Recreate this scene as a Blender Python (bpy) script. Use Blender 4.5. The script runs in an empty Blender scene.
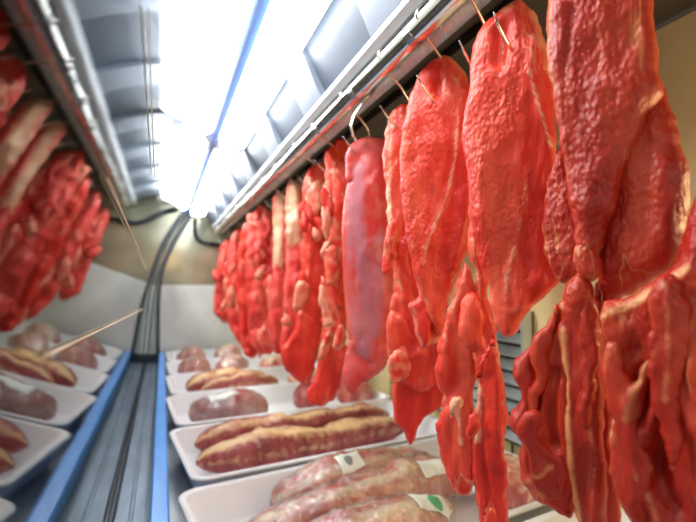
import bpy, bmesh, math, random
from mathutils import Vector, noise
from mathutils.bvhtree import BVHTree
from mathutils.geometry import delaunay_2d_cdt
import numpy as np
random.seed(7)
C = bpy.context.scene.collection
CZ = 1.21                     # camera height above the shop floor
DECK = CZ - .41               # metal floor of the display case
PI = math.pi

# ------------------------------------------------------------------ camera
F, CX, CY = 460., 348., 261.
YAW, PIT = math.radians(21.882), math.radians(2.987)
fw = Vector((math.sin(YAW)*math.cos(PIT), math.cos(YAW)*math.cos(PIT), math.sin(PIT)))
rt = Vector((math.cos(YAW), -math.sin(YAW), 0)); up = rt.cross(fw)
CAM = Vector((0, 0, CZ))
cd = bpy.data.cameras.new('camera'); cam = bpy.data.objects.new('camera', cd); C.objects.link(cam)
cam.location = CAM
cam.rotation_euler = fw.to_track_quat('-Z', 'Y').to_euler()
cd.sensor_width = 36; cd.lens = F/696*36; cd.clip_start = .01; cd.clip_end = 60
cd.dof.use_dof = True; cd.dof.focus_distance = .44; cd.dof.aperture_fstop = 5.0
bpy.context.scene.camera = cam

def ray(px, py): return fw + rt*((px-CX)/F) - up*((py-CY)/F)

# ------------------------------------------------------------------ materials
def newmat(name):
    m = bpy.data.materials.new(name); m.use_nodes = True
    nt = m.node_tree; b = nt.nodes['Principled BSDF']
    return m, nt, b
def N(nt, t, **k):
    n = nt.nodes.new(t)
    for a, v in k.items():
        if a in n.inputs: n.inputs[a].default_value = v
        else: setattr(n, a, v)
    return n
def ramp(nt, src, stops):
    r = N(nt, 'ShaderNodeValToRGB'); e = r.color_ramp.elements
    while len(e) < len(stops): e.new(.5)
    for i, (p, c) in enumerate(stops):
        e[i].position = p; e[i].color = (c if len(c) == 4 else (*c, 1))
    nt.links.new(src, r.inputs['Fac']); return r
def coords(nt, scale=(1, 1, 1)):
    tc = N(nt, 'ShaderNodeTexCoord'); mp = N(nt, 'ShaderNodeMapping')
    mp.inputs['Scale'].default_value = scale
    nt.links.new(tc.outputs['Object'], mp.inputs['Vector']); return mp.outputs['Vector']

def simple(name, col, rough=.5, metal=0, var=.06, nscale=12, bump=0, bscale=60, spec=.5, stretch=(1, 1, 1), coat=0):
    m, nt, b = newmat(name); v = coords(nt, stretch)
    n = N(nt, 'ShaderNodeTexNoise', Scale=nscale, Detail=4.); nt.links.new(v, n.inputs['Vector'])
    lo = tuple(c*(1-var) for c in col); hi = tuple(min(1, c*(1+var)) for c in col)
    r = ramp(nt, n.outputs['Fac'], [(.35, lo), (.65, hi)])
    nt.links.new(r.outputs['Color'], b.inputs['Base Color'])
    b.inputs['Roughness'].default_value = rough; b.inputs['Metallic'].default_value = metal
    b.inputs['Specular IOR Level'].default_value = spec; b.inputs['Coat Weight'].default_value = coat
    if bump:
        n2 = N(nt, 'ShaderNodeTexNoise', Scale=bscale, Detail=3.); nt.links.new(v, n2.inputs['Vector'])
        bp = N(nt, 'ShaderNodeBump', Strength=bump, Distance=.002)
        nt.links.new(n2.outputs['Fac'], bp.inputs['Height']); nt.links.new(bp.outputs['Normal'], b.inputs['Normal'])
    return m

def meat(name, lo, mid, hi, fat=(.92, .50, .32), gran=1.0, rough=.36, streak=.45, gscale=300, sss=.12):
    m, nt, b = newmat(name); L = nt.links
    v = coords(nt); vs = coords(nt, (1, 1, .22))
    n1 = N(nt, 'ShaderNodeTexNoise', Scale=26., Detail=5., Roughness=.6); L.new(vs, n1.inputs['Vector'])
    r1 = ramp(nt, n1.outputs['Fac'], [(.30, lo), (.5, mid), (.70, hi)])
    # thin pale connective streaks
    n2 = N(nt, 'ShaderNodeTexNoise', Scale=20., Detail=3., Distortion=1.1); L.new(vs, n2.inputs['Vector'])
    st = ramp(nt, n2.outputs['Fac'], [(.485, (0, 0, 0)), (.5, (1, 1, 1)), (.515, (0, 0, 0))])
    n3 = N(nt, 'ShaderNodeTexNoise', Scale=9., Detail=2.); L.new(v, n3.inputs['Vector'])
    gate = ramp(nt, n3.outputs['Fac'], [(.5, (0, 0, 0)), (.62, (1, 1, 1))])
    mu = N(nt, 'ShaderNodeMath', operation='MULTIPLY'); L.new(st.outputs['Color'], mu.inputs[0]); L.new(gate.outputs['Color'], mu.inputs[1])
    mu2 = N(nt, 'ShaderNodeMath', operation='MULTIPLY'); L.new(mu.outputs[0], mu2.inputs[0]); mu2.inputs[1].default_value = streak
    # fat attribute broken up by noise
    at = N(nt, 'ShaderNodeAttribute', attribute_name='fat')
    nf = N(nt, 'ShaderNodeTexNoise', Scale=70., Detail=4.); L.new(v, nf.inputs['Vector'])
    sb = N(nt, 'ShaderNodeMath', operation='SUBTRACT'); L.new(nf.outputs['Fac'], sb.inputs[0]); sb.inputs[1].default_value = .5
    ml = N(nt, 'ShaderNodeMath', operation='MULTIPLY_ADD'); L.new(sb.outputs[0], ml.inputs[0]); ml.inputs[1].default_value = 1.1
    L.new(at.outputs['Fac'], ml.inputs[2])
    mr = N(nt, 'ShaderNodeMapRange'); L.new(ml.outputs[0], mr.inputs['Value'])
    mr.inputs['From Min'].default_value = .22; mr.inputs['From Max'].default_value = .85
    ad = N(nt, 'ShaderNodeMath', operation='MAXIMUM'); L.new(mr.outputs[0], ad.inputs[0]); L.new(mu2.outputs[0], ad.inputs[1])
    mx = N(nt, 'ShaderNodeMix', data_type='RGBA'); L.new(ad.outputs[0], mx.inputs['Factor'])
    L.new(r1.outputs['Color'], mx.inputs['A']); mx.inputs['B'].default_value = (*fat, 1)
    L.new(mx.outputs['Result'], b.inputs['Base Color'])
    b.inputs['Subsurface Weight'].default_value = sss
    b.inputs['Subsurface Radius'].default_value = (1., .25, .12); b.inputs['Subsurface Scale'].default_value = .006
    b.inputs['Roughness'].default_value = rough; b.inputs['Specular IOR Level'].default_value = .42
    # wet granular grain plus soft folds
    g = N(nt, 'ShaderNodeTexVoronoi', Scale=gscale, feature='SMOOTH_F1'); L.new(coords(nt, (1, 1, .7)), g.inputs['Vector'])
    gn = N(nt, 'ShaderNodeTexNoise', Scale=90., Detail=5., Roughness=.65); L.new(vs, gn.inputs['Vector'])
    gg = N(nt, 'ShaderNodeMath', operation='MULTIPLY'); L.new(g.outputs['Distance'], gg.inputs[0])
    gt = ramp(nt, n3.outputs['Fac'], [(.44, (.03,)*3), (.62, (.8,)*3)]); L.new(gt.outputs['Color'], gg.inputs[1])
    b1 = N(nt, 'ShaderNodeBump', Strength=.75*gran, Distance=.0026); L.new(gg.outputs[0], b1.inputs['Height'])
    b2 = N(nt, 'ShaderNodeBump', Strength=.65, Distance=.004); L.new(gn.outputs['Fac'], b2.inputs['Height'])
    L.new(b1.outputs['Normal'], b2.inputs['Normal']); L.new(b2.outputs['Normal'], b.inputs['Normal'])
    return m

M = {}
M['red'] = meat('meat_bright_red', (.58, .012, .008), (.77, .034, .019), (.88, .115, .062))
M['deep'] = meat('meat_deep_red', (.30, .008, .004), (.48, .020, .009), (.64, .065, .026), fat=(.84, .36, .15), streak=.55)
M['rose'] = meat('meat_rose_red', (.64, .014, .014), (.80, .055, .045), (.88, .19, .14), gran=.5)
M['pink'] = meat('meat_pink_grain', (.74, .05, .045), (.84, .12, .09), (.92, .26, .20), gran=1.3)
M['mauve'] = meat('meat_mauve_silverskin', (.58, .02, .02), (.70, .06, .055), (.80, .15, .12), fat=(.54, .16, .20), gran=.2, rough=.27, streak=.7)
M['cream'] = meat('meat_cream_fat', (.82, .22, .14), (.90, .52, .33), (.95, .66, .46), fat=(.94, .68, .48), gran=.3)
M['plum'] = meat('meat_plum', (.20, .03, .035), (.36, .07, .07), (.50, .15, .13), fat=(.86, .58, .30), gran=.4, rough=.25)
M['rib'] = meat('meat_rib_pink', (.34, .045, .04), (.58, .15, .12), (.80, .46, .36), fat=(.90, .76, .52), gran=.4, rough=.25, streak=.9)
M['tray'] = simple('white_foam', (.86, .86, .88), .45, var=.02, bump=.15, bscale=300)
M['ribm'] = simple('pale_rib_enamel', (.22, .25, .30), .4, var=.05)
M['white'] = simple('white_enamel', (.80, .83, .88), .35, var=.03)
M['bluegrey'] = simple('blue_grey_enamel', (.085, .105, .135), .4, var=.05)
M['steel'] = simple('brushed_steel', (.62, .62, .62), .22, metal=1, var=.06, nscale=30, stretch=(1, .05, 1), bump=.1, bscale=200)
M['chrome'] = simple('polished_chrome', (.90, .87, .83), .16, metal=1, var=.03)
M['strip'] = simple('pierced_pale_strip', (.93, .94, .96), .3, metal=.8, var=.12, nscale=120)
M['alu'] = simple('weathered_aluminium', (.22, .27, .33), .42, metal=.4, var=.16, nscale=25, stretch=(1, .25, 1), bump=.3, bscale=120)
M['film'] = simple('blue_film', (.09, .36, 1.0), .3, var=.10, nscale=30, stretch=(1, .3, 1), bump=.3, bscale=60)
M['deck'] = simple('deck_steel', (.50, .50, .47), .4, metal=.3, var=.12, nscale=9)
M['postm'] = simple('grey_green_post', (.42, .48, .47), .35, var=.1)
M['topseal'] = simple('edge_seal_blue_glare', (.10, .22, .48), .25, var=.1)  # dark seal, with the glare on it put into the blue colour
M['rubber'] = simple('black_rubber', (.012, .018, .03), .35, var=.2)
M['duct'] = simple('dark_duct', (.030, .027, .025), .5, var=.3, nscale=8)
M['gold'] = simple('warm_steel_sheet', (.82, .68, .36), .28, metal=.2, var=.08, nscale=6, bump=.25, bscale=7)
M['endlow'] = simple('grey_end_sheet', (.66, .70, .68), .28, metal=.1, var=.1, nscale=6, bump=.2, bscale=12)
M['endup'] = simple('end_glass_painted_olive', (.30, .29, .20), .13, metal=.3, var=.18, nscale=7, bump=.06, bscale=10)  # end glass: its reflections and the view beyond are put into the olive
M['grille'] = simple('grille_steel', (.55, .62, .62), .3, metal=.6, var=.08)
M['outer'] = simple('case_shell', (.55, .57, .60), .5, var=.05)
M['shopfloor'] = simple('shop_floor_tile', (.26, .26, .25), .5, var=.12, nscale=3)
M['shopwall'] = simple('shop_wall_paint', (.5, .52, .50), .7, var=.2, nscale=2)
M['board'] = simple('shelf_board', (.80, .80, .72), .5, var=.06)
M['pack'] = simple('pink_pack', (.70, .30, .20), .4, var=.4, nscale=30)
M['cordw'] = simple('white_cord', (.85, .84, .78), .7, var=.05)
M['cordt'] = simple('tan_cord', (.72, .58, .40), .7, var=.1)
M['label'] = simple('paper_label', (.84, .86, .80), .5, var=.04)
M['green'] = simple('green_print', (.10, .42, .20), .5, var=.1)
M['greyp'] = simple('grey_print', (.25, .26, .27), .5, var=.1)

m, nt, b = newmat('lamp_diffuser'); b.inputs['Base Color'].default_value = (.9, .93, 1, 1)
n = N(nt, 'ShaderNodeTexNoise', Scale=3.); rr = ramp(nt, n.outputs['Fac'], [(0, (.90, .95, 1)), (1, (.94, .97, 1))])
nt.links.new(rr.outputs['Color'], b.inputs['Emission Color']); b.inputs['Emission Strength'].default_value = 9
M['lamp'] = m

# pane: clear sheet with Fresnel reflection
m, nt, b = newmat('case_glass'); nt.nodes.remove(b); out = nt.nodes['Material Output']
tr = N(nt, 'ShaderNodeBsdfTransparent'); tr.inputs['Color'].default_value = (.90, .95, .94, 1)
gl = N(nt, 'ShaderNodeBsdfAnisotropic', Roughness=.028); gl.inputs['Color'].default_value = (.97, 1, .99, 1)
fr = N(nt, 'ShaderNodeFresnel', IOR=1.6); mx = N(nt, 'ShaderNodeMixShader')
nz = N(nt, 'ShaderNodeTexNoise', Scale=5., Detail=2.); nt.links.new(coords(nt), nz.inputs['Vector'])
nt.links.new(fr.outputs[0], mx.inputs[0]); nt.links.new(tr.outputs[0], mx.inputs[1]); nt.links.new(gl.outputs[0], mx.inputs[2])
nt.links.new(mx.outputs[0], out.inputs['Surface']); M['glass'] = m

# cling film
m, nt, b = newmat('cling_film'); nt.nodes.remove(b); out = nt.nodes['Material Output']
tr = N(nt, 'ShaderNodeBsdfTransparent'); gl = N(nt, 'ShaderNodeBsdfAnisotropic', Roughness=.16)
df = N(nt, 'ShaderNodeBsdfDiffuse'); df.inputs['Color'].default_value = (.75, .80, .74, 1)
nz = N(nt, 'ShaderNodeTexNoise', Scale=45., Detail=4., Distortion=1.5); nt.links.new(coords(nt), nz.inputs['Vector'])
bp = N(nt, 'ShaderNodeBump', Strength=.9, Distance=.006); nt.links.new(nz.outputs['Fac'], bp.inputs['Height'])
for s in (gl, df): nt.links.new(bp.outputs['Normal'], s.inputs['Normal'])
r0 = ramp(nt, nz.outputs['Fac'], [(.48, (.03,)*3), (.66, (.36,)*3)])
mA = N(nt, 'ShaderNodeMixShader'); nt.links.new(r0.outputs['Color'], mA.inputs[0]); nt.links.new(tr.outputs[0], mA.inputs[1]); nt.links.new(df.outputs[0], mA.inputs[2])
mB = N(nt, 'ShaderNodeMixShader'); mB.inputs[0].default_value = .15; nt.links.new(mA.outputs[0], mB.inputs[1]); nt.links.new(gl.outputs[0], mB.inputs[2])
nt.links.new(mB.outputs[0], out.inputs['Surface']); M['wrap'] = m

# ------------------------------------------------------------------ mesh helpers
def link(name, me, mat, parent=None, loc=None):
    o = bpy.data.objects.new(name, me); C.objects.link(o)
    if mat is not None: me.materials.append(mat)
    if parent is not None: o.parent = parent
    if loc is not None: o.location = loc
    return o
def obj(name, bm, mat, parent=None, smooth=False, loc=None):
    me = bpy.data.meshes.new(name)
    bmesh.ops.recalc_face_normals(bm, faces=bm.faces[:])
    if loc is not None: bmesh.ops.translate(bm, verts=bm.verts[:], vec=-Vector(loc))
    bm.to_mesh(me); bm.free()
    if smooth: me.polygons.foreach_set('use_smooth', [True]*len(me.polygons))
    return link(name, me, mat, parent, loc)
def thing(name, label, cat, loc=(0, 0, 0), group=None):
    o = bpy.data.objects.new(name, None); C.objects.link(o); o.location = loc
    o.empty_display_size = .05
    return tag(o, label, cat, group)
def tag(o, label, cat, group=None):
    o['label'] = label; o['category'] = cat
    if group: o['group'] = group
    return o
def struct(name, bm, mat, smooth=False, label=None):
    o = obj(name, bm, mat, smooth=smooth); o['kind'] = 'structure'
    if label: o['label'] = label
    return o
def box(bm, x0, x1, y0, y1, z0, z1, bev=0):
    r = bmesh.ops.create_cube(bm, size=1)
    vs = r['verts']
    for v in vs:
        v.co = Vector(((x0+x1)/2+v.co.x*(x1-x0), (y0+y1)/2+v.co.y*(y1-y0), (z0+z1)/2+v.co.z*(z1-z0)))
    if bev:
        es = list({e for v in vs for e in v.link_edges})
        bmesh.ops.bevel(bm, geom=es, offset=bev, segments=2, affect='EDGES', clamp_overlap=True)
    return bm
def B(*a, bev=0): return box(bmesh.new(), *a, bev=bev)
def tube(bm, pts, r, seg=8, taper=None):
    pts = [Vector(p) for p in pts]; rings = []
    ref = Vector((0, 1, 0))
    if abs((pts[-1]-pts[0]).normalized().dot(ref)) > .9: ref = Vector((1, 0, 0))
    for i, p in enumerate(pts):
        t = (pts[min(i+1, len(pts)-1)]-pts[max(i-1, 0)]).normalized()
        a = t.cross(ref).normalized(); c = t.cross(a).normalized()
        rr = r*(taper[i] if taper else 1)
        rings.append([bm.verts.new(p+(a*math.cos(2*PI*k/seg)+c*math.sin(2*PI*k/seg))*rr) for k in range(seg)])
    for A, D in zip(rings, rings[1:]):
        for k in range(seg): bm.faces.new((A[k], A[(k+1) % seg], D[(k+1) % seg], D[k]))
    bm.faces.new(rings[0]); bm.faces.new(rings[-1][::-1])
    return bm
def sweep_y(bm, prof, y0, y1, ny=1):
    """closed section in x,z extruded along y"""
    rings = [[bm.verts.new((x, y0+(y1-y0)*j/ny, z)) for x, z in prof] for j in range(ny+1)]
    n = len(prof)
    for A, D in zip(rings, rings[1:]):
        for k in range(n): bm.faces.new((A[k], A[(k+1) % n], D[(k+1) % n], D[k]))
    bm.faces.new(rings[0]); bm.faces.new(rings[-1][::-1])
    return bm
def Z(z): return CZ+z

# ------------------------------------------------------------------ the case
YN, YF = -.55, 2.62
struct('floor', B(-3.2, 3.2, -3, 6, -.04, 0), M['shopfloor'])
struct('wall_left', B(-3.3, -3.2, -3, 6, 0, 3), M['shopwall'])
struct('wall_far', B(-3.2, 3.2, 6, 6.1, 0, 3), M['shopwall'])
struct('floor_of_case', B(-.012, .72, YN, YF, DECK-.03, DECK), M['deck'])
struct('case_base', B(-.13, .76, YN, YF+.04, 0, DECK-.03, bev=.01), M['outer'])
TT = [(-.5, 3), (-.37, 3), (-.12, 5), (0, 10), (.04, 12.5), (.11, 18.3), (.2, 24.7), (.3, 29.5), (.5, 35)]
def profile():
    x, z = -.078, -.405; P = [(x, z)]; ds = .01
    while z < .375:
        for (a, s), (c, t) in zip(TT, TT[1:]):
            if a <= z <= c: g = math.radians(s+(t-s)*(z-a)/(c-a)); break
        x += math.sin(g)*ds; z += math.cos(g)*ds; P.append((x, z))
    return P
PR = profile(); XT, ZT = PR[-1]
# curved front pane with thickness
ring = [(x-.0, Z(z)) for x, z in PR] + [(x-.005, Z(z)+.001) for x, z in PR[::-1]]
o = struct('window_1', sweep_y(bmesh.new(), ring, YN, YF-.012, 1), M['glass'], label='curved front glass of the case reflecting meat and lamps')
for p in o.data.polygons:
    p.use_smooth = True
o.data.set_sharp_from_angle(angle=math.radians(35))
# sill rail: extrusion with grooves
t = thing('glass_track', 'long grey metal track at the foot of the curved glass', 'track', (-.055, 0, Z(-.37)))
def ch(o):  # place child in the frame of its thing
    o.location = Vector(o.location) - o.parent.location; return o
bm = bmesh.new()
sec = [(-.135, -.4399), (-.135, -.372), (-.118, -.366), (-.088, -.366), (-.0842, -.370), (-.0842, -.409), (-.0775, -.409), (-.068, -.3985), (-.048, -.3985), (-.046, -.4005), (-.042, -.4005), (-.040, -.3985), (-.0125, -.3985), (-.0125, -.4399)]
ch(obj('base_rail', sweep_y(bm, [(x, Z(z)) for x, z in sec], YN, YF-.02), M['alu'], t))
ch(obj('gasket', sweep_y(bmesh.new(), [(x, Z(z)) for x, z in ((-.0770, -.4085), (-.0765, -.394), (-.072, -.394), (-.0705, -.4015))], YN, YF-.02), M['rubber'], t))
tag(obj('blue_film_strip', sweep_y(bmesh.new(), [(-.0120, Z(-.4095)), (-.0120, Z(-.352)), (-.009, Z(-.348)), (.013, Z(-.348)), (.016, Z(-.352)), (.016, Z(-.4095))], YN, YF-.02), M['film']),
    'bright blue strip between the metal track and the trays', 'strip')
# top edge bar of the glass
tag(obj('glass_top_seal', sweep_y(bmesh.new(), [(XT-.006, Z(ZT)-.006), (XT-.006, Z(ZT)+.012), (XT+.009, Z(ZT)+.012), (XT+.009, Z(ZT)-.006)], YN, YF-.05), M['topseal']),
    'dark seal along the top edge of the curved glass, glare painted blue', 'seal')
# end frame following the curve
t = thing('end_frame', 'curved black and grey end frame at the far end of the glass', 'frame', (-.1, YF, Z(-.37)))
def arc(o0, o1, y0, y1):
    bm = bmesh.new(); L = []
    for x, z in PR:
        w = .028+.036*max(0, min(1, (.05-z)/.42))
        L.append((x+.004+o0(w), x+.004+o1(w), Z(z)))
    ra = [[bm.verts.new((a, y, z)) for (a, y) in ((l[0], y0), (l[1], y0), (l[1], y1), (l[0], y1)) for z in (l[2],)] for l in L]
    for A, D in zip(ra, ra[1:]):
        for k in range(4): bm.faces.new((A[k], A[(k+1) % 4], D[(k+1) % 4], D[k]))
    bm.faces.new(ra[0]); bm.faces.new(ra[-1][::-1]); return bm
ch(obj('outer_seal', arc(lambda w: 0, lambda w: .009, YF-.04, YF), M['rubber'], t))
ch(obj('post', arc(lambda w: .009, lambda w: w-.014, YF-.03, YF), M['postm'], t))
ch(obj('inner_seal', arc(lambda w: w-.014, lambda w: w, YF-.045, YF), M['rubber'], t))
ch(obj('foot', B(-.085, .005, YF-.05, YF, Z(-.396), Z(-.352), bev=.006), M['rubber'], t))

# ends and rear
struct('wall_end', B(-.10, .72, YF, YF+.03, DECK, Z(0)), M['endlow'])
struct('trim_1', B(-.10, .72, YF, YF+.03, Z(0), Z(.404)), M['endup'], label='upper glass of the far end, reflection and view painted olive')
bm = bmesh.new()
box(bm, .72, .75, YN, YF+.03, DECK-.03, Z(.404))
struct('wall_rear', bm, M['gold'])
for i, y in enumerate((-.1, .36, .82, 1.4)):
    struct('trim_%d' % (i+2), B(.7165, .72, y, y+.0022, Z(-.40), Z(.375)), M['duct'])
struct('ceiling', B(.10, .75, YN, YF+.03, Z(.405), Z(.43)), M['bluegrey'])
# black duct above the meat
struct('trim_6', sweep_y(bmesh.new(), [(.345, Z(.30)), (.345, Z(.404)), (.70, Z(.404)), (.70, Z(.400))], YN, YF-.01), M['duct'], label='black duct above the hanging meat')
# rear grille
t = thing('vent_grille', 'silver slatted grille on the rear wall behind the hanging meat', 'grille', (.655, .9, Z(-.20)))
for k in range(9):
    z = -.33+.030*k
    bm = sweep_y(bmesh.new(), [(.694, Z(z)), (.698, Z(z)-.004), (.714, Z(z)+.012), (.712, Z(z)+.017)], .76, 1.12)
    ch(obj('slat', bm, M['grille'], t))
for y in (.752, 1.12): ch(obj('side_frame', B(.692, .715, y, y+.008, Z(-.345), Z(-.055)), M['grille'], t))
ch(obj('backing', B(.7152, .7196, .752, 1.128, Z(-.345), Z(-.055)), M['duct'], t))
# corner seal at far end of canopy
bm = bmesh.new(); pts = []
for k in range(9):
    a = PI+PI/2*k/8
    pts.append((.205+.05*math.cos(a)*1.0, YF-.02, Z(.30)+.07*math.sin(a)))
tube(bm, [(.155, YF-.02, Z(.36))]+pts+[(.30, YF-.02, Z(.215))], .010, 8)
tag(obj('corner_seal', bm, M['rubber'], smooth=True), 'black rounded seal where the canopy meets the far end wall', 'seal')

# ---- canopy: lamps, brackets, panel
bm = bmesh.new()
sweep_y(bm, [(.206, Z(.404)), (.252, Z(.318)), (.258, Z(.322)), (.214, Z(.404))], YN, YF-.05)
t = thing('air_panel', 'pale slanted ribbed panel between lamps and hanging rail', 'panel', (.23, 0, Z(.40)))
ch(obj('sheet', bm, M['bluegrey'], t))
y = .12
while y < 2.5:
    bm = sweep_y(bmesh.new(), [(.198, Z(.404)), (.240, Z(.316)), (.253, Z(.319)), (.207, Z(.404))], y, y+.10)
    ch(obj('rib', bm, M['ribm'], t)); y += .30
def stadium(x0, x1, y0, y1, z0, z1, n=8):
    bm = bmesh.new(); r = (x1-x0)/2; cx = (x0+x1)/2; pts = []
    for k in range(n+1): a = PI*k/n; pts.append((cx+r*math.cos(a), y1-r+r*math.sin(a)))
    for k in range(n+1): a = PI+PI*k/n; pts.append((cx+r*math.cos(a), y0+r+r*math.sin(a)))
    lo = [bm.verts.new((x, y, z0)) for x, y in pts]; hi = [bm.verts.new((x, y, z1)) for x, y in pts]
    for k in range(len(pts)): bm.faces.new((lo[k], lo[(k+1) % len(pts)], hi[(k+1) % len(pts)], hi[k]))
    bm.faces.new(lo); bm.faces.new(hi[::-1])
    bmesh.ops.bevel(bm, geom=[e for e in bm.edges if e.verts[0].co.z == z0 and e.verts[1].co.z == z0], offset=.006, segments=2, affect='EDGES')
    return bm
for (y0, y1, lab) in ((.20, 1.24, 'long glowing white lamp nearest the viewer under the canopy'), (1.34, 2.52, 'glowing white lamp at the far end of the canopy')):
    t = thing('strip_lamp', lab, 'lamp', (.165, (y0+y1)/2, Z(.405)), 'lamps under the canopy')
    ch(obj('housing', B(.128, .194, y0-.01, y1+.01, Z(.385), Z(.4045)), M['white'], t))
    ch(obj('diffuser', stadium(.129, .192, y0, y1, Z(.362), Z(.385)), M['lamp'], t))

# ---- hanging rail
t = thing('meat_rail', 'long chrome rail with pale backing strips that carries the hooks', 'rail', (.285, 0, Z(.30)))
RX, RZ = .2635, .2895
ch(obj('tube', tube(bmesh.new(), [(RX, YN, Z(RZ)), (RX, YF-.06, Z(RZ))], .0135, 18), M['chrome'], t, smooth=True))
ch(obj('upper_strip', sweep_y(bmesh.new(), [(.241, Z(.3075)), (.252, Z(.3035)), (.262, Z(.3065)), (.262, Z(.317)), (.240, Z(.3145))], YN, YF-.06), M['white'], t))
ch(obj('lower_strip', sweep_y(bmesh.new(), [(.283, Z(.2905)), (.290, Z(.2765)), (.296, Z(.281)), (.296, Z(.304)), (.280, Z(.304))], YN, YF-.06), M['strip'], t))
ch(obj('rear_strip', sweep_y(bmesh.new(), [(.297, Z(.29)), (.343, Z(.312)), (.343, Z(.404)), (.285, Z(.404)), (.285, Z(.3055)), (.297, Z(.3055))], YN, YF-.06), M['duct'], t))
y = .1
while y < 2.5:
    ch(obj('clamp', tube(bmesh.new(), [(RX, y, Z(RZ)), (RX, y+.014, Z(RZ))], .0144, 16), M['steel'], t, smooth=False))
    y += .17

# ------------------------------------------------------------------ hooks
def hook_mesh():
    bm = bmesh.new(); pts = []
    r = .0155
    for k in range(9):     # curl over the tube, local origin at tube centre
        a = -.5+(PI+.5)*k/8
        pts.append((r*math.cos(a), 0, r*math.sin(a)))
    pts += [(.010, .020, -.007), (.036, .036, -.015), (.052, .045, -.026), (.060, .049, -.045), (.056, .048, -.062), (.046, .044, -.072), (.034, .040, -.073), (.020, .034, -.067), (.008, .028, -.060), (-.002, .022, -.053)]
    tp = [1]*(len(pts)-2)+[.8, .3]
    return tube(bm, pts, .0017, 8, tp)
hk = obj('meat_hook', hook_mesh(), M['chrome'], smooth=True)
HOOKS = []
def hook(y, label):
    o = hk if not HOOKS else hk.copy()
    if HOOKS: C.objects.link(o)
    HOOKS.append(o); o.location = (RX, y-.045, Z(RZ))
    tag(o, label, 'hook', 'hooks on the rail'); return o

# ------------------------------------------------------------------ hanging cuts
MX = .312
def smooth_poly(P, k=4):
    n = len(P); out = []
    for i in range(n):
        p0, p1, p2, p3 = (np.array(P[(i+j-1) % n], float) for j in range(4))
        for s in range(k):
            t = s/k
            out.append(.5*((2*p1)+(-p0+p2)*t+(2*p0-5*p1+4*p2-p3)*t*t+(-p0+3*p1-3*p2+p3)*t**3))
    return np.array(out)
def resample(P, d, closed=True):
    Q = np.vstack([P, P[:1]]) if closed else P
    L = np.r_[0, np.cumsum(np.hypot(*np.diff(Q, axis=0).T))]
    n = max(8 if closed else 2, int(L[-1]/d)); s = np.linspace(0, L[-1], n+(1 if not closed else 0), endpoint=not closed)
    return np.c_[np.interp(s, L, Q[:, 0]), np.interp(s, L, Q[:, 1])]
def segdist(pts, A, Bv):
    out = np.full(len(pts), 1e9)
    for a, b in zip(A, Bv):
        d = b-a; q = max(1e-12, d.dot(d)); t = np.clip(((pts-a)@d)/q, 0, 1)
        out = np.minimum(out, np.hypot(*(pts-(a+t[:, None]*d)).T))
    return out
def inside(pts, P):
    r = np.zeros(len(pts), bool); x, y = pts.T
    for a, b in zip(P, np.roll(P, -1, 0)):
        c = ((a[1] > y) != (b[1] > y)); 
        with np.errstate(divide='ignore', invalid='ignore'):
            xx = (b[0]-a[0])*(y-a[1])/(b[1]-a[1])+a[0]
        r ^= c & (x < xx)
    return r
SEED = [0]
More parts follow.
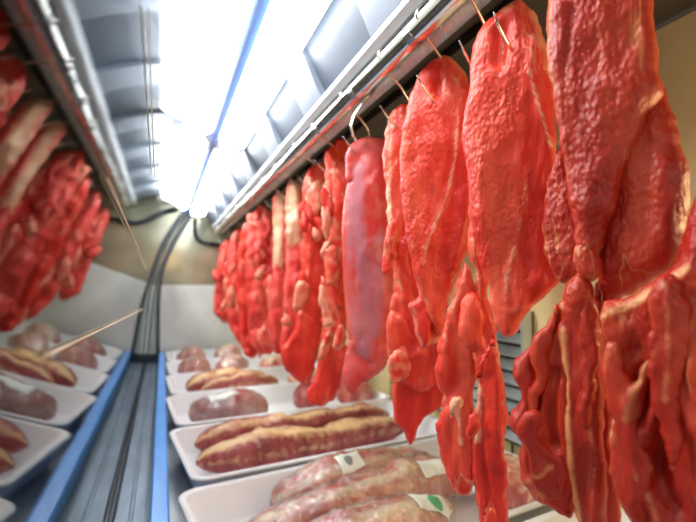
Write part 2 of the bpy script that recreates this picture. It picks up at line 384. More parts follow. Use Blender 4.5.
def add_lobe(bm, lay, anchor, poly, off=0, yaw=0, T=.010, R=.012, ridges=(), lump=.003, fat=0, rim=0, wob=1.0, tb=None, back_fat=0, lean=0):
    """one slab of flesh with real thickness: outline given as seen from the aisle, set on its own upright plane at the hook"""
    SEED[0] += 1; sd = SEED[0]*13.7
    n = Vector((anchor.x-CAM.x, anchor.y-CAM.y, 0)).normalized()
    a = math.radians(yaw); n = Vector((n.x*math.cos(a)-n.y*math.sin(a), n.x*math.sin(a)+n.y*math.cos(a), math.tan(math.radians(lean)))).normalized()
    P0 = anchor-Vector((n.x, n.y, 0)).normalized()*off
    U = Vector((n.y, -n.x, 0)).normalized(); V = U.cross(n); 
    if V.z < 0: V = -V
    def to2(p):
        d = ray(*p); t = (P0-CAM).dot(n)/d.dot(n); w = CAM+d*t-P0
        return (w.dot(U), w.dot(V))
    D = (P0-CAM).length; res = max(.0024, .0058*D)
    Q = smooth_poly([to2(p) for p in poly]); Q = resample(Q, res)
    # ragged outline
    c = Q.mean(0)
    for i in range(len(Q)):
        p = Vector((Q[i][0]*60, Q[i][1]*60, sd)); q = noise.noise_vector(p)*.0022*wob; q2 = noise.noise_vector(p*3)*.0011*wob
        Q[i] += (q.x+q2.x, q.y+q2.y)
    lo, hi = Q.min(0), Q.max(0); g = []
    ny = int((hi[1]-lo[1])/(res*.87))
    for j in range(ny+1):
        xs = np.arange(lo[0]+(res/2 if j % 2 else 0), hi[0], res)
        g.append(np.c_[xs, np.full(len(xs), lo[1]+j*res*.87)])
    g = np.vstack(g); g = g[inside(g, Q)]; dg = segdist(g, Q, np.roll(Q, -1, 0)); g = g[dg > res*.55]
    vin = [Vector(v) for v in Q]+[Vector(v) for v in g]
    vo, eo, fo, *_ = delaunay_2d_cdt(vin, [], [list(range(len(Q)))], 1, 1e-7)
    pts = np.array([(v.x, v.y) for v in vo]); d = segdist(pts, Q, np.roll(Q, -1, 0))
    x = np.clip(d/R, 0, 1); prof = np.sqrt(np.clip(1-(1-x)**2, 0, 1))
    hf = T*prof; hb = (tb if tb is not None else T*.8)*prof; ft = np.full(len(pts), float(fat))
    if rim: ft += rim*np.exp(-(d/(R*.35))**2)
    for (line, w, h, f) in ridges:
        L = resample(np.array([to2(p) for p in line]), res, closed=False)
        rd = segdist(pts, L[:-1], L[1:]); gsn = np.exp(-(rd/w)**2)
        hf += h*gsn*x; ft += f*np.exp(-(rd/(w*.75))**2)
    fr, bk = [], []
    for i, (px, py) in enumerate(pts):
        p = Vector((px*22, py*13, sd)); 
        l = noise.fractal(p, 1., 2., 4)*lump*1.6 + noise.noise(Vector((px*95, py*28, sd)))*lump*.35 - abs(noise.noise(Vector((px*46, py*11, sd+4))))*lump*1.5 + abs(noise.noise(Vector((px*70, py*30, sd+7))))*lump*.7
        k = min(1, d[i]/(R*.6))
        f = P0+U*px+V*py-n*(hf[i]+l*k); fr.append(f)
        bk.append(P0+U*px+V*py+n*(hb[i]+noise.fractal(Vector((px*30, py*20, sd+9)), 1., 2., 3)*lump*k))
    vf = [bm.verts.new(p) for p in fr]; edge = d < 1e-5
    vb = [vf[i] if edge[i] else bm.verts.new(bk[i]) for i in range(len(pts))]
    for i in range(len(pts)):
        vf[i][lay] = min(1, ft[i])
        if not edge[i]: vb[i][lay] = min(1, fat+back_fat)
    for f in fo:
        for w in (vf, vb):
            try: bm.faces.new([w[i] for i in (f if w is vf else f[::-1])])
            except ValueError: pass
def chunks(poly, n, seed, sz=1., fat=.1, base=0):
    rnd = random.Random(seed); P = np.array(poly, float); out = []
    lo, hi = P.min(0), P.max(0)
    while len(out) < n:
        c = np.array([rnd.uniform(lo[0], hi[0]), rnd.uniform(lo[1]+(hi[1]-lo[1])*.12, hi[1]-(hi[1]-lo[1])*.04)])
        if not inside(c[None], P)[0]: continue
        w, h = rnd.uniform(.16, .34)*(hi[0]-lo[0])*sz, rnd.uniform(.06, .17)*(hi[1]-lo[1])*sz
        tilt = rnd.uniform(-.35, .35); q = []
        for k in range(9):
            a = 2*PI*k/9; r = rnd.uniform(.7, 1.25)
            x, y = math.cos(a)*w*r, math.sin(a)*h*r; q.append((c[0]+x+tilt*y, c[1]+y))
        out.append(dict(poly=q, off=base+rnd.uniform(.006, .016)*min(1, sz+.25), T=.009*min(1, sz+.2), R=.010, yaw=rnd.uniform(-25, 25), lean=rnd.uniform(-14, 14), lump=.005, wob=1.6, fat=rnd.choice((0, fat, fat*2.4, fat*3.4)), rim=rnd.choice((0, .25))))
    return out
def cut(name, label, cat, y, mat, lobes, group='meat cuts hanging from the rail', hooklab=None, extra=()):
    top = min(p[1] for p in lobes[0]['poly'])
    anchor = Vector((MX, y, Z(.24)))
    for (src, n_, sz, sd) in extra: lobes = lobes+chunks(lobes[src]['poly'], n_, sd, sz, .12, lobes[src].get('off', 0))
    bm = bmesh.new(); lay = bm.verts.layers.float.new('fat')
    for L in lobes: add_lobe(bm, lay, anchor, **L)
    o = obj(name, bm, mat, smooth=True, loc=anchor); tag(o, label, cat, group)
    if hooklab: hook(y, hooklab)
    return o
def ypx(px, py):
    d = ray(px, py); return min(2.48, MX*d.y/d.x)

cut('meat_cut', 'huge dark red slab hanging nearest, cut off by the right edge', 'meat', .150, M['deep'], [
    dict(poly=[(604,302),(622,298),(650,282),(676,262),(686,235),(692,222),(715,225),(740,300),(740,560),(650,560),(636,528),(624,508),(613,488),(616,462),(611,440),(616,420),(608,398),(600,372),(606,352),(600,326)],
         T=.012, R=.014, lump=.005, off=.0, ridges=[([(638,350),(640,385),(634,410)], .009, -.012, 0), ([(668,440),(664,470),(672,500)], .006, -.006, 0), ([(640,470),(652,490),(660,515)], .004, .003, .5), ([(600,318),(630,306),(655,292),(690,268)], .004, .003, .8), ([(663,284),(664,330),(660,385)], .004, .003, .35), ([(646,345),(634,365),(620,392)], .005, .005, .3), ([(668,390),(664,430),(655,470)], .004, -.006, .1), ([(684,330),(680,380),(690,420)], .004, .003, .25)]),
    dict(poly=[(676,262),(684,236),(690,210),(700,190),(730,200),(740,280),(700,330),(676,300)], T=.008, R=.012, off=-.012, yaw=15, fat=.12),
    dict(poly=[(650,290),(664,277),(682,284),(689,335),(684,400),(680,450),(668,474),(659,440),(652,380),(649,330)], off=.008, T=.006, R=.012, ridges=[([(664,284),(668,340),(664,400)], .003, .002, .4)], lump=.004, wob=1.6, yaw=12),
    dict(poly=[(604,352),(615,343),(627,360),(633,384),(645,362),(653,350),(650,385),(642,420),(652,468),(646,520),(624,508),(612,470),(611,420),(602,385)], off=.008, T=.006, R=.013, lump=.005, wob=1.6, rim=.25, ridges=[([(647,360),(634,392),(626,420)], .003, .002, .45)]),
    dict(poly=[(684,280),(700,270),(740,300),(740,530),(700,510),(688,470),(692,420),(682,370),(678,320)], off=.012, T=.010, R=.014, lump=.005, wob=1.6, yaw=-10, ridges=[([(688,300),(694,360),(690,410)], .004, .004, .4)]),
])
cut('meat_cut', 'tall broad dark red cut, nearest whole one, filling the right side', 'meat', .205, M['deep'], [
    dict(poly=[(575,-70),(556,-35),(549,0),(546,28),(545,52),(549,72),(553,100),(557,130),(561,155),(566,185),(571,212),(576,238),(581,256),(590,268),(598,266),(605,240),(612,215),(622,182),(634,152),(646,124),(660,100),(662,84),(658,50),(655,20),(652,-10),(645,-50),(620,-80)],
         T=.014, R=.016, lump=.0035, rim=.25, ridges=[([(556,0),(552,30),(550,60),(556,95)], .004, .002, .35), ([(600,100),(592,160),(585,220)], .01, .003, 0), ([(575,20),(566,90),(574,170)], .003, -.003, .0)]),
    dict(poly=[(561,150),(553,168),(546,195),(543,225),(545,255),(552,272),(560,283),(572,280),(584,268),(585,235),(578,190)], off=-.012, T=.008, R=.009, rim=.3, yaw=-8,
         ridges=[([(548,228),(556,232),(566,230)], .002, .001, .45), ([(546,248),(556,252),(570,250)], .002, .001, .45), ([(552,262),(562,266),(574,262)], .002, .001, .35), ([(555,190),(552,215)], .003, .001, .2)]),
    dict(poly=[(646,70),(662,84),(670,104),(679,132),(686,160),(689,190),(688,215),(685,240),(677,262),(660,277),(640,288),(620,299),(606,306),(600,290),(598,262),(601,236),(606,195),(614,158),(622,130),(632,100)],
         off=-.008, T=.014, R=.016, yaw=-14, lump=.003, ridges=[([(634,150),(626,185),(614,225),(607,262)], .0025, .001, .3), ([(664,90),(666,120),(662,135)], .005, .004, .1)]),
    dict(poly=[(576,246),(574,262),(582,276),(592,281),(600,274),(603,262),(596,250),(586,243)], off=.006, T=.008, R=.008, fat=.2, wob=.5),
    dict(poly=[(576,272),(563,288),(557,308),(547,328),(535,344),(522,352),(511,362),(516,380),(522,396),(512,413),(512,425),(520,440),(518,456),(524,480),(535,500),(548,510),(562,514),(574,512),(580,480),(580,420),(580,350),(586,300),(584,276)],
         off=-.012, T=.009, R=.012, lump=.005, wob=1.6, ridges=[([(535,350),(540,390),(532,420)], .005, -.007, 0), ([(556,370),(552,410),(556,440)], .004, -.007, 0), ([(525,480),(545,470),(560,455)], .003, .002, .4), ([(524,440),(530,470),(548,500)], .006, .003, .1)]),
    dict(poly=[(575,274),(566,290),(562,312),(558,335),(562,360),(566,390),(564,420),(566,455),(572,490),(579,530),(584,560),(606,560),(608,520),(606,480),(604,440),(604,400),(603,360),(601,325),(595,295),(588,276)],
         off=-.001, T=.009, R=.010, lump=.004, ridges=[([(565,330),(566,370),(568,410),(570,445),(575,490),(580,520)], .0035, .004, .9), ([(590,420),(596,460),(594,500)], .002, .001, .45)]),
    dict(poly=[(596,285),(604,292),(610,330),(616,400),(612,430),(618,480),(622,520),(606,540),(600,480),(598,400),(594,330)], off=-.050, T=.005, R=.006, yaw=25),
    dict(poly=[(536,338),(530,352),(534,380),(528,400),(532,420),(540,410),(546,380),(552,345),(560,318),(556,306),(546,322)], off=-.004, T=.007, R=.008, lump=.004, wob=1.6, rim=.2),
    dict(poly=[(524,415),(518,430),(524,455),(530,478),(542,495),(556,500),(566,480),(562,455),(548,452),(540,440),(544,420),(536,408)], off=-.003, T=.008, R=.009, lump=.005, wob=1.8, yaw=14, ridges=[([(526,470),(538,476),(552,466)], .003, .002, .5)]),
    dict(poly=[(584,300),(578,330),(582,370),(578,400),(584,430),(594,420),(598,380),(598,330),(593,300)], off=.006, T=.006, R=.007, lump=.004, wob=1.6, rim=.3),
], extra=())
cut('meat_cut', 'long coarse red cut with a pink top hanging from the top edge, hook tip showing', 'meat', .335, M['red'], [
    dict(poly=[(515,3),(505,8),(493,17),(481,28),(474,45),(471,68),(467,95),(463,125),(464,150),(468,180),(470,205),(474,235),(480,262),(487,285),(490,305),(496,325),(505,336),(515,334),(522,320),(532,307),(545,297),(556,285),(563,270),(566,240),(563,200),(558,160),(555,120),(552,80),(548,50),(543,30),(536,15),(525,5)],
         T=.014, R=.016, rim=.22, lump=.0032, ridges=[([(500,40),(502,52),(500,66)], .008, -.010, 0), ([(505,16),(525,14),(538,35),(544,70)], .010, .003, .42), ([(529,78),(536,105),(545,132),(549,148)], .0022, .002, .75), ([(528,172),(523,205),(516,245),(507,275),(506,300)], .0022, .002, .6), ([(484,160),(480,200),(484,250)], .006, .002, 0), ([(500,308),(512,312),(524,305)], .002, .002, .3)]),
    dict(poly=[(548,170),(556,150),(566,150),(572,190),(572,235),(566,262),(552,280),(545,250)], off=-.018, T=.008, R=.01),
], hooklab='meat hook piercing the pink topped long cut')
cut('meat_cut', 'ragged ribbon of red meat trailing lowest between the two coarse slabs', 'meat', .385, M['red'], [
    dict(rim=.3, poly=[(472,200),(468,225),(469,250),(474,270),(476,295),(470,320),(468,345),(474,365),(478,388),(475,410),(473,440),(472,470),(477,500),(481,530),(484,560),(507,560),(508,520),(508,490),(505,450),(506,420),(505,395),(503,370),(499,345),(493,320),(488,300),(486,270),(484,235),(480,205)],
         T=.010, R=.011, lump=.005, wob=1.5, ridges=[([(474,240),(479,275),(478,300)], .004, .004, .3), ([(482,400),(480,430),(484,470),(488,520)], .003, -.005, .0), ([(478,385),(480,410),(478,440)], .0035, .003, .7), ([(472,330),(482,345),(486,370)], .005, .005, .15), ([(494,330),(498,380),(494,430)], .004, .003, .1)]),
    dict(rim=.3, poly=[(466,262),(456,284),(447,316),(439,342),(436,372),(441,392),(447,398),(441,414),(437,430),(441,456),(450,482),(460,495),(470,494),(476,470),(477,440),(474,410),(474,385),(478,350),(482,325),(478,290)],
         off=-.008, T=.009, R=.011, lump=.005, wob=1.5, ridges=[([(452,330),(456,360),(452,390)], .005, -.006, 0), ([(456,400),(460,420),(462,440)], .004, .003, .6), ([(462,470),(468,478),(474,480)], .002, .002, .8), ([(464,280),(450,320),(446,350)], .003, .003, .25)]),
    dict(poly=[(472,290),(462,300),(458,325),(462,345),(472,352),(482,345),(486,320),(480,298)], off=.004, T=.008, R=.009, lump=.004, fat=.1),
], extra=((0, 4, .5, 9), (1, 3, .6, 4)), hooklab='meat hook hidden mostly above the ragged red ribbon')
cut('meat_cut', 'coarse red slab with rounded top and pale seam, third large one from the right', 'meat', .465, M['red'], [
    dict(poly=[(445,56),(433,60),(422,70),(413,88),(407,108),(402,132),(400,155),(400,180),(402,205),(406,235),(411,262),(418,290),(425,313),(432,328),(440,337),(445,326),(447,308),(453,285),(463,262),(470,240),(474,210),(476,160),(474,110),(470,85),(464,70),(455,60)],
         T=.013, R=.015, rim=.25, lump=.003, ridges=[([(430,62),(447,60),(462,74)], .008, .003, .35), ([(437,88),(438,98)], .007, -.009, 0), ([(458,120),(455,160),(448,195),(436,225),(427,248),(424,265)], .0028, .003, .7), ([(452,190),(446,240),(436,290)], .012, -.004, 0), ([(412,240),(420,280),(434,322)], .003, .002, .25), ([(466,215),(458,250),(450,280)], .002, .002, .3)]),
], hooklab='meat hook piercing the round topped coarse slab')
cut('meat_cut', 'knobbly red cut with pale left border partly behind the round topped slab', 'meat', .56, M['red'], [
    dict(poly=[(406,104),(395,109),(387,124),(384,145),(384,170),(386,200),(388,235),(392,262),(394,285),(389,305),(392,325),(387,345),(392,368),(402,382),(416,392),(432,389),(446,372),(448,340),(442,310),(432,270),(425,200),(424,130),(416,108)],
         T=.013, R=.014, rim=.35, lump=.006, wob=1.6, ridges=[([(396,112),(390,150),(389,200),(392,250)], .004, .003, .5), ([(388,190),(390,215),(392,235)], .004, .002, .75), ([(394,340),(404,360),(420,350)], .005, .005, .15), ([(400,280),(404,310),(398,335)], .004, .005, .3)]),
    dict(poly=[(394,366),(392,395),(394,420),(403,431),(411,446),(417,432),(424,418),(440,408),(448,395),(447,376),(430,380),(410,376)], off=-.012, T=.007, R=.009, rim=.15, lump=.003),
    dict(poly=[(390,310),(386,330),(389,350),(400,362),(412,356),(414,335),(406,315)], off=.008, T=.010, R=.011, lump=.004, rim=.3),
], extra=((0, 9, .6, 5),), hooklab='meat hook above the knobbly cut, beside the bent wire hook')
cut('meat_cut', 'smooth mauve cut covered in silverskin, plump and tapered', 'meat', ypx(366,250), M['mauve'], [
    dict(poly=[(362,150),(352,165),(347,185),(343,212),(342,240),(343,270),(345,300),(347,330),(350,348),(358,362),(370,372),(384,364),(391,348),(394,320),(394,290),(392,250),(391,210),(389,180),(386,162),(378,150)],
         T=.022, R=.035, lump=.003, wob=.8, ridges=[([(358,170),(356,220),(366,280),(364,350)], .021, 0, 1.0), ([(378,240),(380,290),(376,330)], .014, 0, .7), ([(352,200),(349,260),(353,330)], .006, .001, .5), ([(372,190),(378,215),(382,240)], .010, .002, .3), ([(378,176),(372,186),(380,190)], .005, .005, .3)]),
    dict(poly=[(350,340),(344,362),(343,378),(347,391),(357,395),(363,384),(373,378),(385,367),(391,350),(385,338),(365,332)], off=.004, T=.018, R=.022, fat=.30, lump=.005),
    dict(poly=[(347,150),(356,141),(370,137),(384,139),(389,150),(384,158),(370,160),(360,172),(352,186),(346,176)], off=.006, T=.012, R=.014, fat=.38, lump=.004),
], hooklab='meat hook over the smooth mauve cut')
far = [
 ('red ragged cut ending in a thick dangling tip, just left of the mauve cut', 'red', [
    dict(poly=[(343,138),(333,143),(327,158),(325,190),(327,230),(324,268),(327,300),(321,330),(322,352),(338,360),(346,340),(347,290),(346,240),(350,190),(353,160)], T=.018, R=.022, lump=.009, fat=.12, wob=2.5, ridges=[([(336,150),(332,190),(336,240)], .008, .004, .3), ([(340,250),(334,290),(340,330)], .007, .007, .35)]),
    dict(poly=[(326,340),(318,358),(316,375),(307,392),(309,404),(322,406),(334,398),(341,385),(346,368),(347,345)], off=.004, T=.014, R=.018, lump=.006, wob=2),
  ]),
 ('bright red flat cut whose pointed foot swings left over the trays', 'red', [
    dict(poly=[(321,162),(310,168),(303,184),(303,220),(302,260),(298,290),(302,320),(316,335),(325,318),(328,290),(329,240),(331,190),(329,168)], T=.014, R=.022, lump=.006, ridges=[([(306,190),(310,240),(306,290)], .006, .006, .3)]),
    dict(poly=[(300,310),(294,330),(284,345),(280,358),(287,371),(299,382),(309,384),(315,366),(320,340),(318,320)], off=.006, T=.012, R=.018, lump=.005, wob=2),
  ]),
 ('orange tinged cut with a cream fat face in the middle of the row', 'rose', [
    dict(poly=[(294,180),(286,190),(285,230),(286,270),(284,310),(282,338),(290,346),(299,336),(304,300),(306,250),(306,210),(303,188)], T=.018, R=.024, lump=.009, wob=2, ridges=[([(295,185),(292,215),(293,240)], .024, .004, 1.1)]),
    dict(poly=[(288,270),(283,290),(284,320),(279,345),(288,356),(300,345),(306,310),(305,275)], off=.014, T=.014, R=.02, lump=.009, wob=2.4, fat=.0),
  ]),
 ('narrow pale cream fatty strip hanging beside the orange tinged cut', 'rose', [
    dict(poly=[(281,190),(273,200),(273,240),(272,290),(268,330),(275,350),(285,345),(290,300),(291,240),(290,205)], T=.018, R=.024, lump=.009, wob=2, ridges=[([(281,196),(277,225),(278,300)], .022, .004, .95)]),
    dict(poly=[(276,262),(270,290),(268,325),(274,352),(284,350),(290,320),(290,280)], off=.014, T=.014, R=.02, lump=.009, wob=2.4, fat=.0),
  ]),
 ('lumpy red cut with pale patches, fourth from the far end', 'rose', [
    dict(poly=[(264,204),(253,213),(247,235),(245,270),(247,310),(250,340),(262,353),(275,350),(279,300),(278,250),(275,218)], T=.022, R=.030, lump=.014, wob=3, ridges=[([(256,220),(262,250)], .02, .01, .3), ([(254,280),(262,310)], .02, .01, .25)]),
  ]),
 ('deep red cut with a low hanging tip, third from the far end', 'red', [
    dict(poly=[(251,220),(242,229),(238,260),(236,290),(239,320),(243,352),(254,358),(262,342),(265,300),(264,250),(259,227)], T=.02, R=.03, lump=.014, wob=3, ridges=[([(246,240),(250,280)], .015, .01, .3)]),
  ]),
 ('rose red cut, second from the far end of the row', 'rose', [
    dict(poly=[(239,229),(231,237),(227,260),(227,290),(228,320),(233,334),(241,344),(249,330),(251,290),(251,250),(247,235)], T=.02, R=.03, lump=.014, wob=3, ridges=[([(236,250),(238,300)], .015, .01, .25)]),
  ]),
 ('pinkish cut with a mauve lower edge, last at the far end', 'rose', [
    dict(poly=[(227,239),(220,247),(217,265),(215,290),(214,311),(221,319),(230,317),(235,290),(237,260),(234,244)], T=.02, R=.03, lump=.012, wob=3, fat=.15),
  ]),
]
HL = ['red ragged cut with the dangling tip', 'bright red flat cut', 'orange tinged cut', 'narrow cream strip', 'lumpy red cut with pale patches', 'deep red cut near the far end', 'second to last rose cut', 'last cut in the row']
for (lab, mt, lobes), hl in zip(far, HL):
    P = lobes[0]['poly']; px = sum(p[0] for p in P)/len(P); y = ypx(px, 250)
    lobes = lobes+(chunks(lobes[0]['poly'], 15, int(px), .72, fat=.13) if not 272 < px < 305 else chunks([(px-8, 270), (px+8, 270), (px+8, 350), (px-8, 350)], 5, int(px), 1.2))
    cut('meat_cut', lab, 'meat', y, M[mt], lobes, hooklab='meat hook over the '+hl)
# bent wire hook, empty end
bm = bmesh.new()
def at(px, py, Y): d = ray(px, py); return CAM+d*(Y/d.y)
W = [at(*p, .60) for p in ((372,66),(376,74),(377,86),(372,94),(362,104),(354,116),(351,126),(353,136),(357,142))]
tube(bm, W, .0022, 8); o = obj('wire_hook', bm, M['chrome'], smooth=True, loc=W[0]); tag(o, 'bent thick wire hook hanging empty against the black gap', 'hook')

# ------------------------------------------------------------------ trays
def rrect(x0, x1, y0, y1, r, n=6):
    pts = []
    for cx, cy, a0 in ((x1-r, y1-r, 0), (x0+r, y1-r, PI/2), (x0+r, y0+r, PI), (x1-r, y0+r, 1.5*PI)):
        for k in range(n+1):
            a = a0+PI/2*k/n; pts.append((cx+r*math.cos(a), cy+r*math.sin(a)))
    return pts
def tray_mesh(w=.62, d=.322, h=.066):
    bm = bmesh.new()
    prof = [(-.024, 0), (-.020, .0), (-.008, h*.6), (.0, h-.006), (.004, h-.006), (.005, h-.002), (.003, h), (-.006, h), (-.009, h-.003), (-.022, .012), (-.030, .006)]
    rings = []
    for off, z in prof:
        rings.append([bm.verts.new((x, y, z)) for x, y in rrect(-w/2-off*1.0, w/2+off, -d/2-off, d/2+off, .030+off*.5)])
        for v, (x, y) in zip(rings[-1], rrect(-w/2-off, w/2+off, -d/2-off, d/2+off, .030+off*.5)): v.co.x, v.co.y = x, y
    for A, D in zip(rings, rings[1:]):
        for k in range(len(A)): bm.faces.new((A[k], A[(k+1) % len(A)], D[(k+1) % len(A)], D[k]))
    bm.faces.new(rings[0]); bm.faces.new(rings[-1][::-1]); return bm
TR = [(.370, .360, 8, 'white foam tray nearest the viewer, mostly hidden under the hanging meat'),
      (.360, .715, 8, 'white foam tray holding the labelled wrapped rib cuts'),
      (.348, 1.067, 6.5, 'white foam tray holding two long fat edged strips'),
      (.338, 1.410, 4.5, 'white foam tray holding the plump film wrapped plum cut'),
      (.336, 1.752, 3, 'white foam tray holding two slices with yellow fat'),
      (.336, 2.092, 2, 'white foam tray of cloudy wrapped joints, second from the end wall'),
      (.336, 2.430, 1.5, 'white foam tray at the far end touching the grey end wall')]
tr0 = obj('foam_tray', tray_mesh(), M['tray'])
for i, p in enumerate(tr0.data.polygons): p.use_smooth = len(p.vertices) == 4
for i, (x, y, a, lab) in enumerate(TR):
    o = tr0 if i == 0 else tr0.copy()
    if i: C.objects.link(o)
    o.location = (x, y, DECK+.0005); o.rotation_euler = (0, 0, math.radians(a)); tag(o, lab, 'tray', 'foam trays on the case floor')

TB = DECK+.0065
def loaf_mesh(pts, rad, hgt, seed, fatband=None, lump=.006, nseg=26, ns=40, grow=0, flat=0.0):
    """lumpy joint along a path on the tray bottom; pts (x,y), rad half width list, hgt half height list"""
    bm = bmesh.new(); lay = bm.verts.layers.float.new('fat'); P = np.array(pts, float)
    L = np.r_[0, np.cumsum(np.hypot(*np.diff(P, axis=0).T))]; rings = []
    for i in range(ns+1):
        s = i/ns; q = s*L[-1]; c = np.array([np.interp(q, L, P[:, 0]), np.interp(q, L, P[:, 1])])
        q2 = min(L[-1], q+.01); c2 = np.array([np.interp(q2, L, P[:, 0]), np.interp(q2, L, P[:, 1])]); q1 = max(0, q-.01); c1 = np.array([np.interp(q1, L, P[:, 0]), np.interp(q1, L, P[:, 1])])
        t = (c2-c1)/max(1e-9, np.hypot(*(c2-c1))); nx = np.array([t[1], -t[0]])
        env = max(.02, (1-abs(2*s-1)**5.5))**.5
        w = np.interp(s, np.linspace(0, 1, len(rad)), rad)*env+grow; h = np.interp(s, np.linspace(0, 1, len(hgt)), hgt)*env+grow
        ring = []
        for k in range(nseg):
            a = 2*PI*k/nseg; ca, sa = math.cos(a), math.sin(a)
            ca2 = math.copysign(abs(ca)**.85, ca); sa2 = math.copysign(abs(sa)**.85, sa)
            x, y = c+nx*w*ca2; zc = np.interp(s, np.linspace(0, 1, len(hgt)), hgt)
            z = TB+zc*.98+lump*.6+h*sa2
            p = Vector((x*16+seed, y*16, z*22)); q_ = noise.fractal(p, 1., 2., 4)*lump*env
            f = 0.
            if fatband: 
                for (fa, fwid, amt) in fatband:
                    da = abs((a-fa+PI) % (2*PI)-PI); f += amt*math.exp(-(da/fwid)**2)*(0.75+.5*noise.noise(Vector((s*7+seed, a, 0))))
            v = bm.verts.new((x+nx[0]*q_*ca, y+nx[1]*q_*ca, max(TB+.0003+(0 if grow == 0 else -.0001), z+q_*max(0, sa)))); v[lay] = max(0, min(1, f)); ring.append(v)
        rings.append(ring)
    for A, D in zip(rings, rings[1:]):
        for k in range(nseg): bm.faces.new((A[k], A[(k+1) % nseg], D[(k+1) % nseg], D[k]))
    bm.faces.new(rings[0]); bm.faces.new(rings[-1][::-1]); return bm
def quad_label(cx, cy, cz, w, h, rz, tilt, mat, name, disc=False, parent=None, tree=None, lift=.0008, sag=0):
    """thin sticker laid over the film below it"""
    bm = bmesh.new(); nx, ny = 16, 12; g = {}
    a = math.radians(rz)
    for i in range(nx+1):
        for j in range(ny+1):
            u, v = (i/nx-.5), (j/ny-.5)
            if disc: m_ = max(abs(u), abs(v))*2; l_ = math.hypot(u, v) or 1; u, v = u/l_*m_*.5, v/l_*m_*.5
            x, y = u*w, v*h; X, Y = cx+x*math.cos(a)-y*math.sin(a), cy+x*math.sin(a)+y*math.cos(a)
            hit = tree.ray_cast(Vector((X, Y, TB+.3)), Vector((0, 0, -1)))[0]
            g[i, j] = bm.verts.new((X, Y, (hit.z if hit else cz-.03)+lift))
    top = {k: bm.verts.new(v.co+Vector((0, 0, .0005))) for k, v in g.items()}
    for i in range(nx):
        for j in range(ny):
            bm.faces.new((g[i, j], g[i, j+1], g[i+1, j+1], g[i+1, j])); bm.faces.new((top[i, j], top[i+1, j], top[i+1, j+1], top[i, j+1]))
    bd = [(i, 0) for i in range(nx)]+[(nx, j) for j in range(ny)]+[(i, ny) for i in range(nx, 0, -1)]+[(0, j) for j in range(ny, 0, -1)]
    for p, q in zip(bd, bd[1:]+bd[:1]): bm.faces.new((g[p], g[q], top[q], top[p]))
    return ch(obj(name, bm, mat, parent, smooth=True, loc=(cx, cy, cz)))
def joint(name, label, mat, pts, rad, hgt, seed, fatband=None, lump=.006, wrap=False, labels=(), group='meat joints lying in the foam trays', seg=26):
    c = Vector((sum(p[0] for p in pts)/len(pts), sum(p[1] for p in pts)/len(pts), TB))
    if not wrap:
        o = obj(name, loaf_mesh(pts, rad, hgt, seed, fatband, lump, seg), M[mat], smooth=True, loc=c); return tag(o, label, 'meat', group)
    t = thing(name, label, 'meat', c, group)
    ch(obj('flesh', loaf_mesh(pts, rad, hgt, seed, fatband, lump, seg), M[mat], t, smooth=True, loc=c))
    wb = loaf_mesh(pts, rad, hgt, seed, None, lump*.7, seg, grow=.005); tree = BVHTree.FromBMesh(wb)
    ch(obj('plastic_wrap', wb, M['wrap'], t, smooth=True, loc=c))
    for n_, l in enumerate(labels): quad_label(*l, parent=t, tree=tree, lift=.0008+.0009*n_)
    return t
FB = PI/2
# nearest tray
joint('meat_joint', 'pale pink joint under the hanging meat in the nearest tray', 'rib', [(.22, .34), (.56, .38)], [.08, .10, .08], [.022, .03, .02], 3, [(FB, .5, .5)])
# tray of ribs
joint('wrapped_ribs', 'wrapped pink ribs with grey dotted label at the back of their tray', 'rib', [(.175, .780), (.32, .805), (.52, .835)], [.034, .042, .042, .032], [.030, .042, .040, .030], 11, [(.9, .35, .7), (2.4, .25, .6), (1.7, .15, .6)], .014, True,
      [(.318, .783, TB+.092, .050, .030, 12, 14, M['label'], 'label'), (.314, .781, TB+.0905, .016, .016, 0, 14, M['greyp'], 'label_mark', True)])
joint('wrapped_ribs', 'wrapped fatty ribs with crinkled film in the middle of the rib tray', 'rib', [(.105, .700), (.25, .712), (.40, .735), (.56, .755)], [.028, .036, .038, .030], [.026, .036, .040, .032], 23, [(1.2, .45, .8), (2.6, .25, .7), (2., .15, .5)], .014, True,
      [(.455, .722, TB+.092, .060, .026, 10, 10, M['label'], 'label')])
joint('wrapped_ribs', 'wrapped ribs with green printed label at the front of their tray', 'rib', [(.15, .610), (.28, .625), (.44, .648)], [.034, .038, .038, .030], [.026, .038, .040, .030], 37, [(1.0, .5, .9), (2.2, .3, .5)], .014, True,
      [(.385, .622, TB+.090, .062, .032, 8, 10, M['label'], 'label'), (.392, .620, TB+.0912, .024, .024, 0, 10, M['green'], 'label_mark', True)])
joint('meat_joint', 'pink and cream heap at the right end of the rib tray', 'rib', [(.585, .64), (.605, .76)], [.050, .055, .05], [.034, .042, .034], 39, [(FB, .9, .5)], .014)
# long strips
joint('meat_joint', 'long dark strip edged in pale fat at the back of its tray', 'plum', [(.075, 1.120), (.20, 1.150), (.38, 1.172), (.60, 1.185)], [.040, .044, .040, .038, .036], [.034, .036, .032, .034, .032], 5, [(1.25, .42, 1.1), (.1, .25, .35)], .012)
joint('meat_joint', 'long dark strip with thick yellow fat top at the front of its tray', 'plum', [(.070, 1.010), (.20, 1.030), (.38, 1.055), (.60, 1.085)], [.044, .054, .042, .038, .038], [.034, .042, .032, .032, .030], 8, [(1.25, .55, 1.35), (.0, .22, .45)], .012)
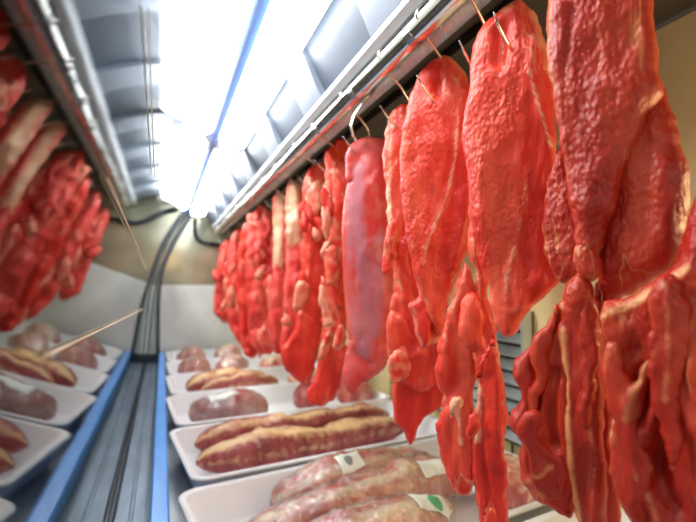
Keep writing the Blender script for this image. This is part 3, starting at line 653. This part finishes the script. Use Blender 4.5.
# plum wrapped
joint('wrapped_joint', 'plump plum coloured joint in film with white sticker', 'plum', [(.075, 1.375), (.16, 1.390), (.30, 1.405)], [.055, .070, .062], [.036, .044, .036], 41, [(FB, .3, .35), (2.6, .2, .6)], .010, True,
      [(.165, 1.362, TB+.0985, .080, .040, 10, 10, M['label'], 'label')] )
joint('meat_joint', 'dark purple joint on the right of the wrapped plum joint', 'plum', [(.40, 1.42), (.49, 1.45)], [.05, .060, .045], [.030, .042, .03], 47, [(2.6, .3, .4)], .012)
joint('meat_joint', 'pinkish beige chunk standing tall below the mauve cut', 'rib', [(.572, 1.34), (.592, 1.47)], [.045, .055, .045], [.055, .064, .055], 53, [(FB, 1., .3)], .012)
# yellow fat slices
joint('meat_joint', 'slice with thick yellow fat at the back of its tray', 'plum', [(.085, 1.73), (.18, 1.77), (.38, 1.82)], [.05, .05, .04], [.036, .044, .034], 61, [(1.1, .55, 1.15)], .012)
joint('meat_joint', 'red brown slice with yellow edge at the front of its tray', 'plum', [(.12, 1.64), (.24, 1.665), (.40, 1.69)], [.045, .05, .04], [.034, .044, .034], 67, [(1.2, .35, .9), (.2, .2, .6)], .012)
joint('meat_joint', 'yellow fatty chunk at the right of the sliced pieces', 'rib', [(.47, 1.70), (.58, 1.78)], [.06, .065, .05], [.03, .04, .03], 71, [(FB, .9, .9)], .012)
# far trays
joint('wrapped_joint', 'pink joint in cloudy film, left in the second last tray', 'rib', [(.09, 2.03), (.17, 2.12)], [.05, .06, .05], [.034, .046, .034], 73, [(FB, .5, .4)], .012, True)
joint('wrapped_joint', 'pale joint in cloudy film, middle of the second last tray', 'rib', [(.25, 2.02), (.33, 2.16)], [.05, .06, .05], [.034, .046, .034], 79, [(FB, .8, .6)], .012, True)
joint('meat_joint', 'pale fatty joint at the right of the second last tray', 'rib', [(.43, 2.04), (.54, 2.15)], [.05, .06, .05], [.034, .04, .034], 83, [(FB, .9, .8)], .012)
joint('wrapped_joint', 'pink wrapped joint at the left of the last tray', 'rib', [(.09, 2.38), (.18, 2.46)], [.05, .06, .05], [.036, .048, .034], 87, [(FB, .5, .4)], .012, True)
joint('wrapped_joint', 'pale wrapped joint in the middle of the last tray', 'rib', [(.27, 2.36), (.36, 2.48)], [.05, .06, .05], [.036, .048, .034], 91, [(FB, .9, .7)], .012, True)

# ------------------------------------------------------------------ outside the glass
def on_glass(px, py):
    """point on the inner face of the pane"""
    d = ray(px, py)
    for (x0, z0), (x1, z1) in zip(PR, PR[1:]):
        ex, ez = x1-x0, z1-z0; den = d.x*ez-d.z*ex
        if abs(den) < 1e-9: continue
        k, u = (x0*ez-z0*ex)/den, (x0*d.z-z0*d.x)/den
        if k > 0 and 0 <= u <= 1: return Vector((d.x*k+.0016, d.y*k, Z(d.z*k)-.0004))
for lab, mt, a, b_, r in (('thin white thread running straight down the curved glass left of the lamps', 'cordw', (144, 8), (153, 176), .0005),
                       ('tan thread on the glass slanting down to the right above the grey band', 'cordt', (104, 178), (147, 270), .0008),
                       ('tan thread on the glass slanting down to the left over the reflected trays', 'cordt', (143, 309), (40, 356), .0008)):
    P = [on_glass(a[0]+(b_[0]-a[0])*k/14, a[1]+(b_[1]-a[1])*k/14) for k in range(15)]; P = [p for p in P if p is not None]
    o = obj('thread', tube(bmesh.new(), P, r, 6), M[mt], smooth=True, loc=P[0]); tag(o, lab, 'thread')
# ------------------------------------------------------------------ light
w = bpy.data.worlds.new('world'); bpy.context.scene.world = w; w.use_nodes = True
bg = w.node_tree.nodes['Background']; bg.inputs['Color'].default_value = (1., .97, .92, 1); bg.inputs['Strength'].default_value = .54
def light(name, kind, loc, e, col, size=.1, rot=None):
    l = bpy.data.lights.new(name, kind); l.energy = e; l.color = col
    if kind == 'AREA': l.size = size
    else: l.shadow_soft_size = size
    o = bpy.data.objects.new(name, l); C.objects.link(o); o.location = loc
    if rot: o.rotation_euler = rot
    return o
light('added_light', 'POINT', (.59, .10, Z(.08)), 1.6, (1, .74, .38), .06)  # unseen warm light added inside the case to brighten the rear wall
light('added_light', 'POINT', (.1, -.8, Z(.3)), 1.8, (1, .60, .30), .08)  # unseen warm light added behind the camera for the near cuts
light('added_light', 'POINT', (-1.5, 1.6, 2.5), 130, (1, .97, .90), .15)  # unseen light added outside the glass to lift the left side
sc = bpy.context.scene
sc.view_settings.view_transform = 'Standard'; sc.view_settings.look = 'None'
sc.view_settings.gamma = 1; sc.view_settings.use_curve_mapping = False; sc.view_settings.exposure = .66
